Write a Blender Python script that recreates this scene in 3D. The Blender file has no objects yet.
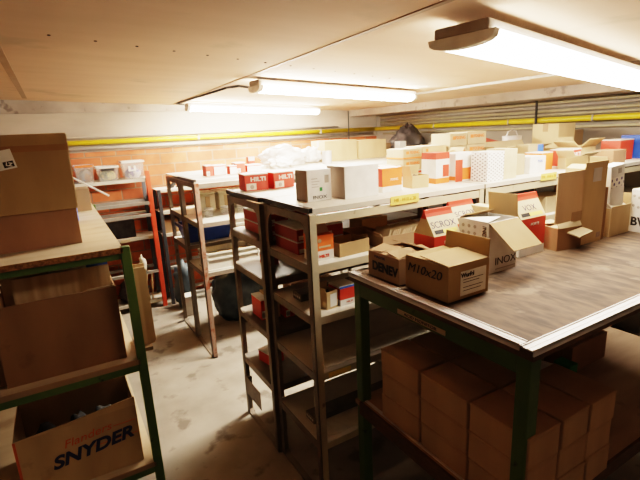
import bpy, math, random
from mathutils import Vector, Matrix, noise
random.seed(7)
S = bpy.context.scene
COL = S.collection
R = math.radians

# ------------------------------------------------------------------ materials
def nt(name):
    m = bpy.data.materials.new(name); m.use_nodes = True
    n = m.node_tree.nodes; l = m.node_tree.links
    return m, n, l, n['Principled BSDF']

def mat(name, c1, c2=None, scale=6, rough=.7, bump=0., metal=0., stretch=(1, 1, 1), detail=5, contrast=(.35, .65), spots=None):
    """noise-mixed surface: c1/c2 broad variation, optional dirt spots"""
    m, n, l, p = nt(name)
    c2 = c2 or tuple(v * .8 for v in c1)
    tc = n.new('ShaderNodeTexCoord'); mp = n.new('ShaderNodeMapping'); mp.inputs['Scale'].default_value = stretch
    l.new(tc.outputs['Object'], mp.inputs['Vector'])
    nz = n.new('ShaderNodeTexNoise'); nz.inputs['Scale'].default_value = scale; nz.inputs['Detail'].default_value = detail
    l.new(mp.outputs[0], nz.inputs['Vector'])
    cr = n.new('ShaderNodeValToRGB'); cr.color_ramp.elements[0].position = contrast[0]; cr.color_ramp.elements[1].position = contrast[1]
    cr.color_ramp.elements[0].color = (*c1, 1); cr.color_ramp.elements[1].color = (*c2, 1)
    l.new(nz.outputs['Fac'], cr.inputs[0]); out = cr.outputs[0]
    if spots:
        n2 = n.new('ShaderNodeTexNoise'); n2.inputs['Scale'].default_value = spots[1]; n2.inputs['Detail'].default_value = 6
        l.new(tc.outputs['Object'], n2.inputs['Vector'])
        r2 = n.new('ShaderNodeValToRGB'); r2.color_ramp.elements[0].position = spots[2]; r2.color_ramp.elements[1].position = spots[2] + .08
        l.new(n2.outputs['Fac'], r2.inputs[0])
        mx = n.new('ShaderNodeMix'); mx.data_type = 'RGBA'
        l.new(r2.outputs[0], mx.inputs['Factor']); l.new(out, mx.inputs['A']); mx.inputs['B'].default_value = (*spots[0], 1)
        out = mx.outputs['Result']
    l.new(out, p.inputs['Base Color'])
    p.inputs['Roughness'].default_value = rough; p.inputs['Metallic'].default_value = metal
    if bump:
        b = n.new('ShaderNodeBump'); b.inputs['Strength'].default_value = bump; b.inputs['Distance'].default_value = .01
        l.new(nz.outputs['Fac'], b.inputs['Height']); l.new(b.outputs[0], p.inputs['Normal'])
    return m

def flat(name, c, rough=.6, metal=0.):
    return mat(name, c, tuple(min(1, v * .86 + .004) for v in c), scale=18, rough=rough, metal=metal)

def cardboard(name, c, flute=(1, 1, 0)):
    return mat(name, c, tuple(v * .78 for v in c), scale=5, rough=.85, bump=.08, stretch=(1, 1, .35), detail=8, spots=(tuple(v * .72 for v in c), 9, .66))

def glow(name, col, strength):
    m, n, l, p = nt(name)
    p.inputs['Base Color'].default_value = (*col, 1)
    p.inputs['Emission Color'].default_value = (*col, 1); p.inputs['Emission Strength'].default_value = strength
    return m

def dashes(name, base, ink, sx, sy, lo=.5):
    """white board printed with small repeated marks"""
    m, n, l, p = nt(name)
    tc = n.new('ShaderNodeTexCoord')
    sp = n.new('ShaderNodeSeparateXYZ'); l.new(tc.outputs['Object'], sp.inputs[0])
    ad = n.new('ShaderNodeMath'); ad.operation = 'ADD'; l.new(sp.outputs[0], ad.inputs[0]); l.new(sp.outputs[1], ad.inputs[1])
    def wave(src, f):
        a = n.new('ShaderNodeMath'); a.operation = 'MULTIPLY'; a.inputs[1].default_value = f; l.new(src, a.inputs[0])
        s = n.new('ShaderNodeMath'); s.operation = 'SINE'; l.new(a.outputs[0], s.inputs[0]); return s.outputs[0]
    u = wave(ad.outputs[0], sx); v = wave(sp.outputs[2], sy)
    mu = n.new('ShaderNodeMath'); mu.operation = 'MULTIPLY'; l.new(u, mu.inputs[0]); l.new(v, mu.inputs[1])
    gt = n.new('ShaderNodeMath'); gt.operation = 'GREATER_THAN'; gt.inputs[1].default_value = lo; l.new(mu.outputs[0], gt.inputs[0])
    mx = n.new('ShaderNodeMix'); mx.data_type = 'RGBA'; mx.inputs['A'].default_value = (*base, 1); mx.inputs['B'].default_value = (*ink, 1)
    l.new(gt.outputs[0], mx.inputs['Factor']); l.new(mx.outputs['Result'], p.inputs['Base Color'])
    p.inputs['Roughness'].default_value = .6
    return m

def brick(name):
    m, n, l, p = nt(name)
    tc = n.new('ShaderNodeTexCoord'); sp = n.new('ShaderNodeSeparateXYZ'); l.new(tc.outputs['Object'], sp.inputs[0])
    cb = n.new('ShaderNodeCombineXYZ')
    ad = n.new('ShaderNodeMath'); ad.operation = 'ADD'; l.new(sp.outputs[0], ad.inputs[0]); l.new(sp.outputs[1], ad.inputs[1])
    l.new(ad.outputs[0], cb.inputs[0]); l.new(sp.outputs[2], cb.inputs[1])
    b = n.new('ShaderNodeTexBrick'); b.inputs['Scale'].default_value = 1
    b.inputs['Brick Width'].default_value = .29; b.inputs['Row Height'].default_value = .115; b.inputs['Mortar Size'].default_value = .008
    b.inputs['Color1'].default_value = (.55, .17, .075, 1); b.inputs['Color2'].default_value = (.40, .105, .05, 1); b.inputs['Mortar'].default_value = (.30, .20, .14, 1)
    b.inputs['Bias'].default_value = -.1; b.inputs['Mortar Smooth'].default_value = .3
    l.new(cb.outputs[0], b.inputs['Vector'])
    nz = n.new('ShaderNodeTexNoise'); nz.inputs['Scale'].default_value = 5; nz.inputs['Detail'].default_value = 6; l.new(tc.outputs['Object'], nz.inputs['Vector'])
    cr = n.new('ShaderNodeValToRGB'); cr.color_ramp.elements[0].position = .3; cr.color_ramp.elements[0].color = (.6, .55, .5, 1); cr.color_ramp.elements[1].position = .7; cr.color_ramp.elements[1].color = (1.2, 1.15, 1.1, 1)
    l.new(nz.outputs['Fac'], cr.inputs[0])
    mx = n.new('ShaderNodeMix'); mx.data_type = 'RGBA'; mx.blend_type = 'MULTIPLY'; mx.inputs['Factor'].default_value = 1
    l.new(b.outputs['Color'], mx.inputs['A']); l.new(cr.outputs[0], mx.inputs['B']); l.new(mx.outputs['Result'], p.inputs['Base Color'])
    bp = n.new('ShaderNodeBump'); bp.inputs['Strength'].default_value = .5; bp.inputs['Distance'].default_value = .01; bp.invert = True
    l.new(b.outputs['Fac'], bp.inputs['Height']); l.new(bp.outputs[0], p.inputs['Normal']); p.inputs['Roughness'].default_value = .9
    return m

M = {}
M['concrete_floor'] = mat('concrete floor', (.31, .275, .225), (.215, .19, .155), scale=3.2, rough=.85, bump=.3, detail=12, spots=((.15, .125, .10), 5.5, .58))
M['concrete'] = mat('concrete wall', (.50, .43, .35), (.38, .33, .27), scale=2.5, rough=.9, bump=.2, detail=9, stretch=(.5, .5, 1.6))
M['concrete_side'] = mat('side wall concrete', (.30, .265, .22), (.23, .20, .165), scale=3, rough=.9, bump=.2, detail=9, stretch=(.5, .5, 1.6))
M['concrete_beam'] = mat('concrete beam', (.42, .36, .30), (.30, .26, .22), scale=4, rough=.9, bump=.25, detail=9, spots=((.2, .17, .15), 9, .62))
M['ceiling'] = mat('ceiling board', (.68, .50, .35), (.60, .435, .30), scale=1.2, rough=.85, stretch=(.6, 3, 1), spots=((.50, .39, .27), 2.0, .62))
M['joint'] = flat('ceiling joint', (.38, .27, .17))
M['brick'] = brick('orange brick wall')
M['yellow_pipe'] = flat('yellow pipe paint', (.62, .46, .02), .4)
M['grey_pipe'] = flat('grey pipe', (.38, .34, .29), .5)
M['tan_pipe'] = flat('tan pipe', (.40, .35, .22), .5)
M['black'] = flat('black plastic', (.02, .018, .016), .5)
M['white_plastic'] = flat('white plastic', (.8, .78, .72), .4)
M['tube'] = glow('lit fluorescent diffuser', (1, .885, .74), 140)
M['tube_near'] = glow('lit near diffuser', (1, .885, .74), 24)
M['housing'] = flat('fixture housing', (.35, .31, .27), .5)
M['frame_dark'] = mat('aged steel', (.22, .18, .14), (.16, .13, .10), scale=9, rough=.55, metal=.3, spots=((.12, .055, .028), 12, .64))  # darker steel tone, the shade of unlit post sides put into the colour
M['frame_light'] = mat('beige steel', (.56, .49, .34), (.47, .41, .29), scale=9, rough=.5, metal=.15, spots=((.2, .15, .1), 16, .66))  # same post steel, with the light on its front put into the colour
M['frame_rust'] = mat('rusty steel', (.22, .14, .10), (.28, .17, .12), scale=14, rough=.8, metal=.1, spots=((.18, .05, .02), 14, .52))
M['tray'] = mat('shelf sheet', (.62, .58, .50), (.52, .48, .41), scale=4, rough=.55, metal=.1)
M['tray_dark'] = mat('dark shelf sheet', (.20, .175, .145), (.13, .115, .095), scale=5, rough=.6, metal=.2)
M['green'] = mat('green paint', (.10, .17, .045), (.075, .13, .036), scale=8, rough=.5, spots=((.02, .03, .012), 18, .66))
M['dark_strip'] = flat('dark edge strip', (.05, .04, .032), .5)
M['red_paint'] = flat('red paint', (.70, .085, .035), .5)
M['rack'] = flat('rack grey', (.33, .31, .28), .5)
M['rack_dark'] = flat('rack dark', (.055, .06, .07), .5)
M['ply'] = mat('board top', (.50, .40, .27), (.43, .34, .225), scale=3, rough=.7, stretch=(.6, 4, 1), spots=((.34, .26, .17), 5, .66))
M['chip'] = mat('chipboard edge', (.34, .17, .06), (.15, .07, .025), scale=70, rough=.9, bump=.4)
M['worn'] = mat('worn bench top', (.135, .083, .048), (.055, .033, .019), scale=9, rough=.75, stretch=(3, 1, 1), bump=.15, detail=9, contrast=(.38, .62), spots=((.18, .125, .082), 8, .60))
M['low_board'] = mat('lower bench board', (.48, .33, .21), (.36, .24, .15), scale=3, rough=.6, stretch=(1, 4, 1), spots=((.13, .08, .045), 5, .62))
M['wood_edge'] = mat('bench edge', (.14, .075, .04), (.09, .048, .026), scale=8, rough=.7, stretch=(4, 4, 30))
M['alu'] = mat('aluminium', (.80, .76, .74), (.70, .66, .64), scale=20, rough=.4, metal=.15)
M['kraft'] = cardboard('kraft carton', (.36, .235, .13))
M['kraft_box'] = cardboard('small box kraft', (.56, .38, .23))
M['kraft_light'] = cardboard('light kraft carton', (.56, .40, .22))
M['kraft_pale'] = cardboard('pale kraft carton', (.47, .36, .22))
M['kraft_dark'] = cardboard('dark kraft carton', (.31, .175, .085))
M['kraft_red'] = cardboard('reddish carton', (.33, .185, .105))
M['kraft_tan'] = cardboard('tan carton', (.38, .25, .12))
M['kraft_grey'] = cardboard('grey inner card', (.38, .30, .24))
M['flute'] = mat('corrugated sheet', (.58, .42, .25), (.42, .29, .16), scale=34, rough=.9, stretch=(1, 1, .03), bump=.5, detail=1)
M['tape'] = flat('brown tape', (.30, .15, .06), .35)
M['tape_clear'] = flat('silvery tape', (.55, .50, .44), .3)
M['white_card'] = flat('white card', (.70, .67, .62), .6)
M['cream'] = flat('cream card', (.56, .45, .28), .6)
M['paper'] = flat('paper', (.75, .71, .62), .8)
M['red_card'] = flat('red card', (.60, .055, .03), .5)
M['red_dull'] = flat('dull red card', (.34, .045, .028), .6)
M['orange_card'] = flat('orange card', (.78, .17, .04), .5)
M['ink'] = flat('black ink', (.02, .018, .018), .6)
M['ink_blue'] = flat('blue black ink', (.03, .035, .09), .6)
M['ink_orange'] = flat('orange ink', (.62, .15, .05), .6)
M['yellow_label'] = flat('yellow tape', (.85, .62, .16), .6)
M['yellow_ink'] = flat('ochre ink', (.55, .33, .06), .7)
M['blue'] = flat('blue plastic', (.03, .09, .42), .4)
M['blue_bright'] = flat('blue card', (.05, .16, .55), .5)
M['dotted'] = dashes('card with dark dashes', (.76, .74, .70), (.10, .10, .12), 190, 330, .45)
M['ringed'] = dashes('card with blue marks', (.72, .68, .60), (.09, .08, .20), 150, 150, .4)
M['grey_plastic'] = flat('grey plastic crate', (.50, .47, .40), .5)
M['cream_plastic'] = flat('cream plastic', (.68, .62, .44), .5)
M['clear'] = mat('clear plastic', (.70, .66, .62), (.6, .56, .52), rough=.25)
M['clear'].node_tree.nodes['Principled BSDF'].inputs['Alpha'].default_value = .25
M['mixed_dark'] = mat('mixed dark pieces', (.10, .12, .16), (.30, .12, .06), scale=16, contrast=(.45, .55))
M['mixed_green'] = mat('mixed green pieces', (.12, .20, .08), (.60, .50, .16), scale=14, contrast=(.45, .55))
M['mixed_blue'] = mat('mixed blue pieces', (.10, .10, .35), (.65, .60, .60), scale=12, contrast=(.48, .52))
M['plastic_bag'] = mat('white plastic bag', (.80, .76, .70), (.55, .52, .50), scale=9, rough=.3, bump=.6, contrast=(.4, .7))
M['black_bag'] = mat('black plastic bag', (.05, .045, .045), (.09, .08, .08), scale=9, rough=.35, bump=.8)
M['dark_bag'] = mat('blue grey bag', (.035, .05, .065), (.09, .12, .14), scale=7, rough=.5, bump=.7)
M['rubber'] = mat('dark cloth', (.02, .02, .022), (.045, .045, .045), scale=14, rough=.8, bump=.6)
M['galv'] = flat('galvanised', (.55, .52, .50), .35, .4)
M['green_bits'] = flat('green plastic', (.03, .22, .06), .5)

# ------------------------------------------------------------------ mesh helpers
class MB:
    def __init__(s): s.v = []; s.f = []; s.m = []
    def add(s, vs, fs, m=0):
        o = len(s.v); s.v += [tuple(v) for v in vs]; s.f += [tuple(i + o for i in f) for f in fs]; s.m += [m] * len(fs); return s
    def box(s, x0, x1, y0, y1, z0, z1, m=0, mtx=None):
        vs = [Vector((x, y, z)) for x in (x0, x1) for y in (y0, y1) for z in (z0, z1)]
        if mtx is not None: vs = [mtx @ v for v in vs]
        return s.add(vs, [(0, 1, 3, 2), (4, 6, 7, 5), (0, 4, 5, 1), (2, 3, 7, 6), (0, 2, 6, 4), (1, 5, 7, 3)], m)
    def cyl(s, p, q, r, n=12, m=0, r2=None):
        p = Vector(p); q = Vector(q); d = (q - p).normalized(); a = d.orthogonal().normalized(); b = d.cross(a); r2 = r if r2 is None else r2
        vs = [p + (a * math.cos(t) + b * math.sin(t)) * r for t in (2 * math.pi * i / n for i in range(n))]
        vs += [q + (a * math.cos(t) + b * math.sin(t)) * r2 for t in (2 * math.pi * i / n for i in range(n))]
        fs = [(i, (i + 1) % n, n + (i + 1) % n, n + i) for i in range(n)] + [tuple(range(n))[::-1], tuple(range(n, 2 * n))]
        return s.add(vs, fs, m)
    def path(s, pts, r, n=8, m=0):
        for a, b in zip(pts, pts[1:]): s.cyl(a, b, r, n, m)
        return s
    def prism(s, poly, axis, a, b, m=0):
        """poly in the plane normal to axis, extruded from a to b"""
        n = len(poly)
        def P(u, v, w): return {'x': (w, u, v), 'y': (u, w, v), 'z': (u, v, w)}[axis]
        vs = [P(u, v, a) for u, v in poly] + [P(u, v, b) for u, v in poly]
        return s.add(vs, [(i, (i + 1) % n, n + (i + 1) % n, n + i) for i in range(n)] + [tuple(range(n))[::-1], tuple(range(n, 2 * n))], m)
    def plate(s, a, b, c, d, th=.003, m=0):
        a, b, c, d = map(Vector, (a, b, c, d)); n = (b - a).cross(d - a).normalized() * th
        return s.add([a, b, c, d, a + n, b + n, c + n, d + n], [(0, 3, 2, 1), (4, 5, 6, 7), (0, 1, 5, 4), (1, 2, 6, 5), (2, 3, 7, 6), (3, 0, 4, 7)], m)
    def build(s, name, mats, parent=None, loc=None, rz=0, bevel=0, smooth=False, segs=1):
        me = bpy.data.meshes.new(name); me.from_pydata(s.v, [], s.f)
        if not isinstance(mats, (list, tuple)): mats = [mats]
        for k in mats: me.materials.append(M[k])
        for p, k in zip(me.polygons, s.m): p.material_index = k; p.use_smooth = smooth
        import bmesh as bm_
        bm = bm_.new(); bm.from_mesh(me); bm_.ops.recalc_face_normals(bm, faces=bm.faces); bm.to_mesh(me); bm.free()
        o = bpy.data.objects.new(name, me); COL.objects.link(o)
        if parent is not None: o.parent = parent
        if loc is not None: o.location = loc
        o.rotation_euler = (0, 0, rz)
        if bevel:
            b = o.modifiers.new('bevel', 'BEVEL'); b.width = bevel; b.segments = segs; b.limit_method = 'ANGLE'
        return o

def tag(o, label, cat, group=None, kind=None):
    o['label'] = label; o['category'] = cat
    if group: o['group'] = group
    if kind: o['kind'] = kind
    return o
def thing(name, label, cat, loc, rz=0, group=None, tilt=(0, 0)):
    o = bpy.data.objects.new(name, None); COL.objects.link(o); o.empty_display_size = .05
    o.location = loc; o.rotation_euler = (tilt[0], tilt[1], rz)
    return tag(o, label, cat, group)
def struct(o): o['kind'] = 'structure'; return o
def text(parent, s, size, loc, rot, m, name='printed_text', sx=1., shear=0, bold=0.0):
    c = bpy.data.curves.new(name, 'FONT'); c.body = s; c.size = size; c.align_x = 'CENTER'; c.align_y = 'CENTER'
    c.extrude = .0006; c.offset = bold; c.shear = shear
    c.materials.append(M[m]); tmp = bpy.data.objects.new(name, c); COL.objects.link(tmp); bpy.context.view_layer.update()
    me = bpy.data.meshes.new_from_object(tmp.evaluated_get(bpy.context.evaluated_depsgraph_get()))
    bpy.data.objects.remove(tmp); me.name = name
    if not me.materials: me.materials.append(M[m])
    o = bpy.data.objects.new(name, me); COL.objects.link(o)
    o.parent = parent; o.location = loc; o.rotation_euler = rot; o.scale = (sx, 1, 1)
    return o
FRONT = (R(90), 0, 0); LEFT = (R(90), 0, R(-90))
def ftext(p, s, size, x, y, z, m, **k): return text(p, s, size, (x, y - .0012, z), FRONT, m, **k)
def ltext(p, s, size, x, y, z, m, **k): return text(p, s, size, (x - .0012, y, z), LEFT, m, **k)

def closed_box(name, label, loc, w, d, h, m, rz=0, group=None, cat='box', tape=None, lid=None, seam=True, top=None, bevel=.0015):
    """origin at the base centre; front faces -Y"""
    t = thing(name, label, cat, loc, rz, group)
    MB().box(-w/2, w/2, -d/2, d/2, 0, h - (.003 if seam else 0)).build('box_body', m, t, bevel=bevel)
    if seam:
        g = .0015
        for sgn in (-1, 1):
            a, b = (g, d/2) if sgn > 0 else (-d/2, -g)
            MB().box(-w/2, w/2, a, b, h - .003, h).build('top_flap', top or m, t)
    if tape:
        MB().box(-w/2 - .0008, w/2 + .0008, -.022, .022, h, h + .0008).box(-w/2 - .0008, -w/2, -.022, .022, h - .06, h).box(w/2, w/2 + .0008, -.022, .022, h - .06, h).build('packing_tape', tape, t)
    return t

def open_box(name, label, loc, w, d, h, m, inner=None, rz=0, flaps=(), group=None, cat='box', th=.004, flap_m=None):
    """hollow carton; flaps = (side, angle outward from vertical in degrees, length)"""
    t = thing(name, label, cat, loc, rz, group)
    b = MB(); b.box(-w/2, w/2, -d/2, d/2, 0, th)
    b.box(-w/2, w/2, -d/2, -d/2 + th, th, h).box(-w/2, w/2, d/2 - th, d/2, th, h)
    b.box(-w/2, -w/2 + th, -d/2 + th, d/2 - th, th, h).box(w/2 - th, w/2, -d/2 + th, d/2 - th, th, h)
    b.build('box_body', m, t)
    for side, ang, ln in flaps:
        a = R(ang); o = math.sin(a) * ln; u = math.cos(a) * ln; e = .004
        if side == 'front': q = ((-w/2 + e, -d/2, h), (w/2 - e, -d/2, h), (w/2 - e, -d/2 - o, h + u), (-w/2 + e, -d/2 - o, h + u))
        if side == 'back': q = ((w/2 - e, d/2, h), (-w/2 + e, d/2, h), (-w/2 + e, d/2 + o, h + u), (w/2 - e, d/2 + o, h + u))
        if side == 'left': q = ((-w/2, d/2 - e, h), (-w/2, -d/2 + e, h), (-w/2 - o, -d/2 + e, h + u), (-w/2 - o, d/2 - e, h + u))
        if side == 'right': q = ((w/2, -d/2 + e, h), (w/2, d/2 - e, h), (w/2 + o, d/2 - e, h + u), (w/2 + o, -d/2 + e, h + u))
        MB().plate(*q, th=.003).build('flap', [flap_m or m] , t)
    return t

def blob(name, m, label, cat, loc, size, seed=0, amp=.25, freq=3., kind=None, group=None, flatb=True, res=3, peak=0):
    import bmesh as bm_
    bm = bm_.new(); bm_.ops.create_icosphere(bm, subdivisions=res, radius=1)
    for v in bm.verts:
        nrm = v.co.normalized()
        k = 1 + amp * noise.noise(nrm * freq + Vector((seed * 7.3, seed * 1.7, 0))) + amp * .5 * noise.noise(nrm * freq * 2.7 + Vector((seed, 3, 1)))
        c = nrm * k; z = c.z
        if peak: 
            f = max(.12, 1 - max(0, z) * peak); c.x *= f; c.y *= f
        c.x *= size[0] / 2; c.y *= size[1] / 2; c.z = max(0, (z + .75)) / 1.75 * size[2] if flatb else z * size[2] / 2
        v.co = c
    me = bpy.data.meshes.new(name); bm.to_mesh(me); bm.free(); me.materials.append(M[m])
    for p in me.polygons: p.use_smooth = True
    o = bpy.data.objects.new(name, me); COL.objects.link(o); o.location = loc
    return tag(o, label, cat, group, kind)

# ------------------------------------------------------------------ room shell
X0, X1, Y0, Y1 = -2.4, 3.95, -2.2, 5.09
def cz(x): return 2.155 - .042 * x
struct(MB().box(X0, X1, Y0, Y1, -.1, 0).build('floor', 'concrete_floor'))
struct(MB().box(X0, X1, Y1, Y1 + .2, 0, 1.66).build('wall_back_brick', 'brick'))
struct(MB().box(X0, X1, Y1, Y1 + .2, 1.66, 2.4).build('wall_back', 'concrete'))
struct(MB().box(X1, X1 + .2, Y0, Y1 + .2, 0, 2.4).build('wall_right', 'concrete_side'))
struct(MB().box(X0 - .2, X0, Y0, Y1 + .2, 0, 2.4).build('wall_left', 'concrete'))
struct(MB().box(X0 - .2, X1 + .2, Y0 - .2, Y0, 0, 2.4).build('wall_front', 'concrete'))
b = MB(); b.prism([(X0, cz(X0)), (X1, cz(X1)), (X1, 2.4), (X0, 2.4)], 'y', Y0, Y1)
struct(b.build('ceiling', 'ceiling'))
# board joints and their screws
def strip(p, q, w, name):
    d = (Vector(q) - Vector(p)).normalized() * w / 2; n = Vector((-d.y, d.x))
    vs = []
    for px, py in ((p[0] + n.x, p[1] + n.y), (p[0] - n.x, p[1] - n.y), (q[0] - n.x, q[1] - n.y), (q[0] + n.x, q[1] + n.y)):
        vs.append((px, py, cz(px) - .004))
    for x, y, z in list(vs): vs.append((x, y, z + .006))
    return struct(MB().add(vs, [(0, 1, 2, 3), (4, 7, 6, 5), (0, 4, 5, 1), (1, 5, 6, 2), (2, 6, 7, 3), (3, 7, 4, 0)]).build(name, 'joint'))
strip((1.02, -1), (1.18, 4.95), .022, 'trim_1')
strip((-.13, -1), (-.13, 4.8), .035, 'trim_2')
strip((2.72, -1), (2.82, 4.2), .02, 'trim_3')
b = MB()
for k in range(14):
    x = -.1 + k * .16; b.cyl((x, 2.03 + .18 * k * .16, cz(x) - .003), (x, 2.03 + .18 * k * .16, cz(x)), .006, 6)
struct(b.build('trim_4', 'black'))
struct(MB().box(X0, 3.5, Y1 - .05, Y1, 2.045, 2.3).build('trim_5', 'concrete_beam'))
# concrete downstand beam on the right
b = MB(); b.prism([(3.5, 1.932), (X1, 1.932), (X1, cz(X1)), (3.5, cz(3.5))], 'y', Y0, Y1)
o = struct(b.build('trim_6', 'concrete_beam'))

# ------------------------------------------------------------------ pipes and cables
def pipe(name, label, pts, r, m, clips=()):
    t = thing(name, label, 'pipe', pts[0])
    p0 = Vector(pts[0])
    MB().path([Vector(p) - p0 for p in pts], r, 12).build('pipe_run', m, t, smooth=True)
    for c in clips:
        c = Vector(c) - p0
        MB().box(c.x - r * (1.12 if c.x > 3.8 - p0.x else .4), c.x + r * (1.12 if c.x > 3.8 - p0.x else .4), c.y - r * (.2 if c.x > 3.8 - p0.x else 1.12), c.y + r * (.4 if c.x > 3.8 - p0.x else 1.12), c.z - r * 1.12, c.z + r * 1.12).build('pipe_clip', 'grey_pipe', t, bevel=.003)
    return t
pipe('gas_pipe', 'long bright yellow pipe running along the walls above the brickwork', [(X0 + .02, 5.035, 1.757), (3.885, 5.035, 1.757), (3.885, -1.5, 1.757)], .0245, 'yellow_pipe', [(1.42, 5.035, 1.757), (3.0, 5.035, 1.757), (3.885, 3.9, 1.757), (3.885, 2.9, 1.757), (3.885, 2.1, 1.757)])
pipe('water_pipe', 'grey pipe just below the yellow pipe on the back wall', [(X0 + .02, 5.055, 1.698), (3.86, 5.055, 1.698)], .018, 'grey_pipe')
pipe('water_pipe', 'thin dull pipe running below the yellow pipe on the right wall', [(3.92, 4.9, 1.69), (3.92, -1.5, 1.69)], .011, 'tan_pipe')
pipe('water_pipe', 'thin grey pipe just above the yellow pipe on the back wall', [(X0 + .02, 5.065, 1.805), (3.3, 5.065, 1.805)], .010, 'grey_pipe')
for z, lab, r, m in ((1.80, 'lowest of the thin pipes between yellow pipe and beam', .010, 'tan_pipe'), (1.835, 'second thin dull pipe above the yellow pipe under the beam', .012, 'tan_pipe'),
                  (1.872, 'third thin dull pipe up, close under the concrete beam', .010, 'grey_pipe'), (1.905, 'topmost thin pipe tucked right under the concrete beam', .011, 'tan_pipe')):
    pipe('conduit_pipe', lab, [(3.915, 4.95, z), (3.915, -1.5, z)], r, m, [(3.915, 3.1, z), (3.915, 1.95, z)])
tag(MB().cyl((3.85, 2.6, 1.5), (3.85, 2.6, 1.93), .011).box(3.83, 3.87, 2.57, 2.63, 1.475, 1.50).build('hanging_conduit', 'black', smooth=False), 'dark vertical conduit coming down from the beam in front of the yellow pipe', 'conduit')
tag(MB().cyl((3.42, 5.0, 1.45), (3.42, 5.0, 2.0), .007).build('hanging_cable', 'black'), 'thin dark cable hanging on the back wall behind the far cartons', 'cable')
b = MB().path([(1.245, 4.74, 2.085), (1.165, 4.76, 2.095), (1.16, 4.6, 2.094), (1.165, 3.25, 2.094), (1.20, 3.10, 2.09), (1.27, 3.02, 2.07)], .009)
tag(b.build('ceiling_cable', 'black', smooth=True), 'black conduit on the ceiling joining the two rear lamps', 'conduit')
b = MB().path([(2.72, 3.0, 2.02), (2.76, 2.95, 2.03), (2.77, 1.55, 2.03)], .009)
for y in (2.75, 2.45, 1.95): b.box(2.755, 2.785, y - .012, y + .012, 2.02, 2.045)
tag(b.build('ceiling_conduit', 'white_plastic'), 'white conduit crossing the ceiling between the middle lamp and nearest lamp', 'conduit')

# ------------------------------------------------------------------ fluorescent fixtures
def fixture(label, x, y, L, w=.15, m='tube', rz=0):
    z = cz(x + L / 2); t = thing('ceiling_lamp', label, 'lamp', (x, y, z), group=None)
    t.rotation_euler = (0, math.atan(.042), rz)
    MB().box(0, L, -w * .42, w * .42, -.022, .012).build('housing', 'housing', t, bevel=.004)
    pr = [(w/2 * math.cos(a), -.022 - .040 * math.sin(a) ** .6) for a in [math.pi * i / 10 for i in range(11)]]
    MB().prism(pr, 'x', .03, L - .03).build('diffuser', m, t)
    for a, c in ((0, .03), (L - .03, L)):
        MB().prism([(u * 1.03, v * 1.03) for u, v in pr], 'x', a, c).build('end_cap', 'white_plastic', t)
    return t
fixture('long glowing ceiling lamp furthest away, close to the back wall', 1.20, 4.55, 1.5, .14)
fixture('long glowing ceiling lamp in the middle, above the aisle between shelf rows', 1.17, 2.76, 1.40, .16, 'tube', R(4))
fixture('nearest and largest glowing ceiling lamp, at top right of the photo', 1.20, 1.10, 2.24, .24, 'tube_near', R(9.5))

# ------------------------------------------------------------------ shelving units
def shelf_unit(label, x0, x1, y0, y1, H, levels, post_m, front_m, tray_m='tray', floor_rail=True, post_w=.036, strip=False, group=None, front_left_m=None):
    t = thing('shelving_unit', label, 'shelf', (x0, y0, 0), group=group)
    w = x1 - x0; d = y1 - y0; pw = post_w
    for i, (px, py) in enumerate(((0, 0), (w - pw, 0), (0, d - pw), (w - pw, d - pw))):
        p = MB()                                  # L-shaped angle post; island front leg coloured as lit, side leg as unlit
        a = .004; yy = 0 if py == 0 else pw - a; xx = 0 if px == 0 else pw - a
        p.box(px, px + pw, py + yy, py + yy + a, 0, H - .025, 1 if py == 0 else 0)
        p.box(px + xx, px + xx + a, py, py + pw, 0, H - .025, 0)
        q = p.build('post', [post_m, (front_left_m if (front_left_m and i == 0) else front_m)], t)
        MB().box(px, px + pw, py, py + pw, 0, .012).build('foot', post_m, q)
    for px in (.001, w - .005):                   # end frames: rails with gussets under the top
        r = MB()
        r.box(px, px + .004, 0, d, H - .062, H - .026)
        for s in (0, 1):
            c = [(pw, H - .062), (pw + .05, H - .062), (pw + .018, H - .078), (pw + .004, H - .11), (pw, H - .13)]
            if s: c = [(d - u, v) for u, v in c]
            r.prism(c, 'x', px, px + .004)
        r.build('end_frame', post_m, t)
    for z in levels:
        for px in (.002, w - .006): MB().box(px, px + .004, pw, d - pw, z - .04, z - .002).build('end_rail', post_m, t)
    if floor_rail:
        for px in (0, w - .03): MB().box(px, px + .03, pw, d - pw, 0, .012).build('floor_rail', post_m, t)
    for z in levels:
        s = MB(); e = .007
        s.box(e, w - e, .002, d - .002, z - .004, z).box(pw, w - pw, .002, .006, z - .036, z - .004, 1).box(pw, w - pw, d - .006, d - .002, z - .036, z - .004)
        s.build('shelf', [tray_m, front_m], t)
    MB().box(pw, w - pw, .003, .008, H - .066, H - .03).build('front_beam', front_m, t)
    MB().box(pw, w - pw, d - .008, d - .003, H - .066, H - .03).build('rear_beam', front_m, t)
    s = MB().box(.004, w - .004, 0, d, H - .005, H).box(.004, w - .004, 0, .004, H - .022, H - .005, 1).box(.004, w - .004, d - .004, d, H - .022, H - .005)
    s.build('top_shelf', ['tray', 'tray'], t)
    if strip: MB().box(-.004, .022, .0, d, H - .018, H + .005).build('end_strip', 'dark_strip', t, bevel=.002)
    return t
HT = 1.447
G = 'beige steel shelving in the middle island'
RL = [1.225, 1.02, .722, .41]; FL = [1.205, .97, .70, .34]
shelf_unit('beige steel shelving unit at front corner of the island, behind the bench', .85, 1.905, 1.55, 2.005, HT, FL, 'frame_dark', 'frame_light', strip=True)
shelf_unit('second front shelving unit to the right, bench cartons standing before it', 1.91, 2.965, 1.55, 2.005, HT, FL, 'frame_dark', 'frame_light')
shelf_unit('rightmost front shelving unit, against the right wall', 2.97, 3.925, 1.55, 2.005, HT, FL, 'frame_dark', 'frame_light')
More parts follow.
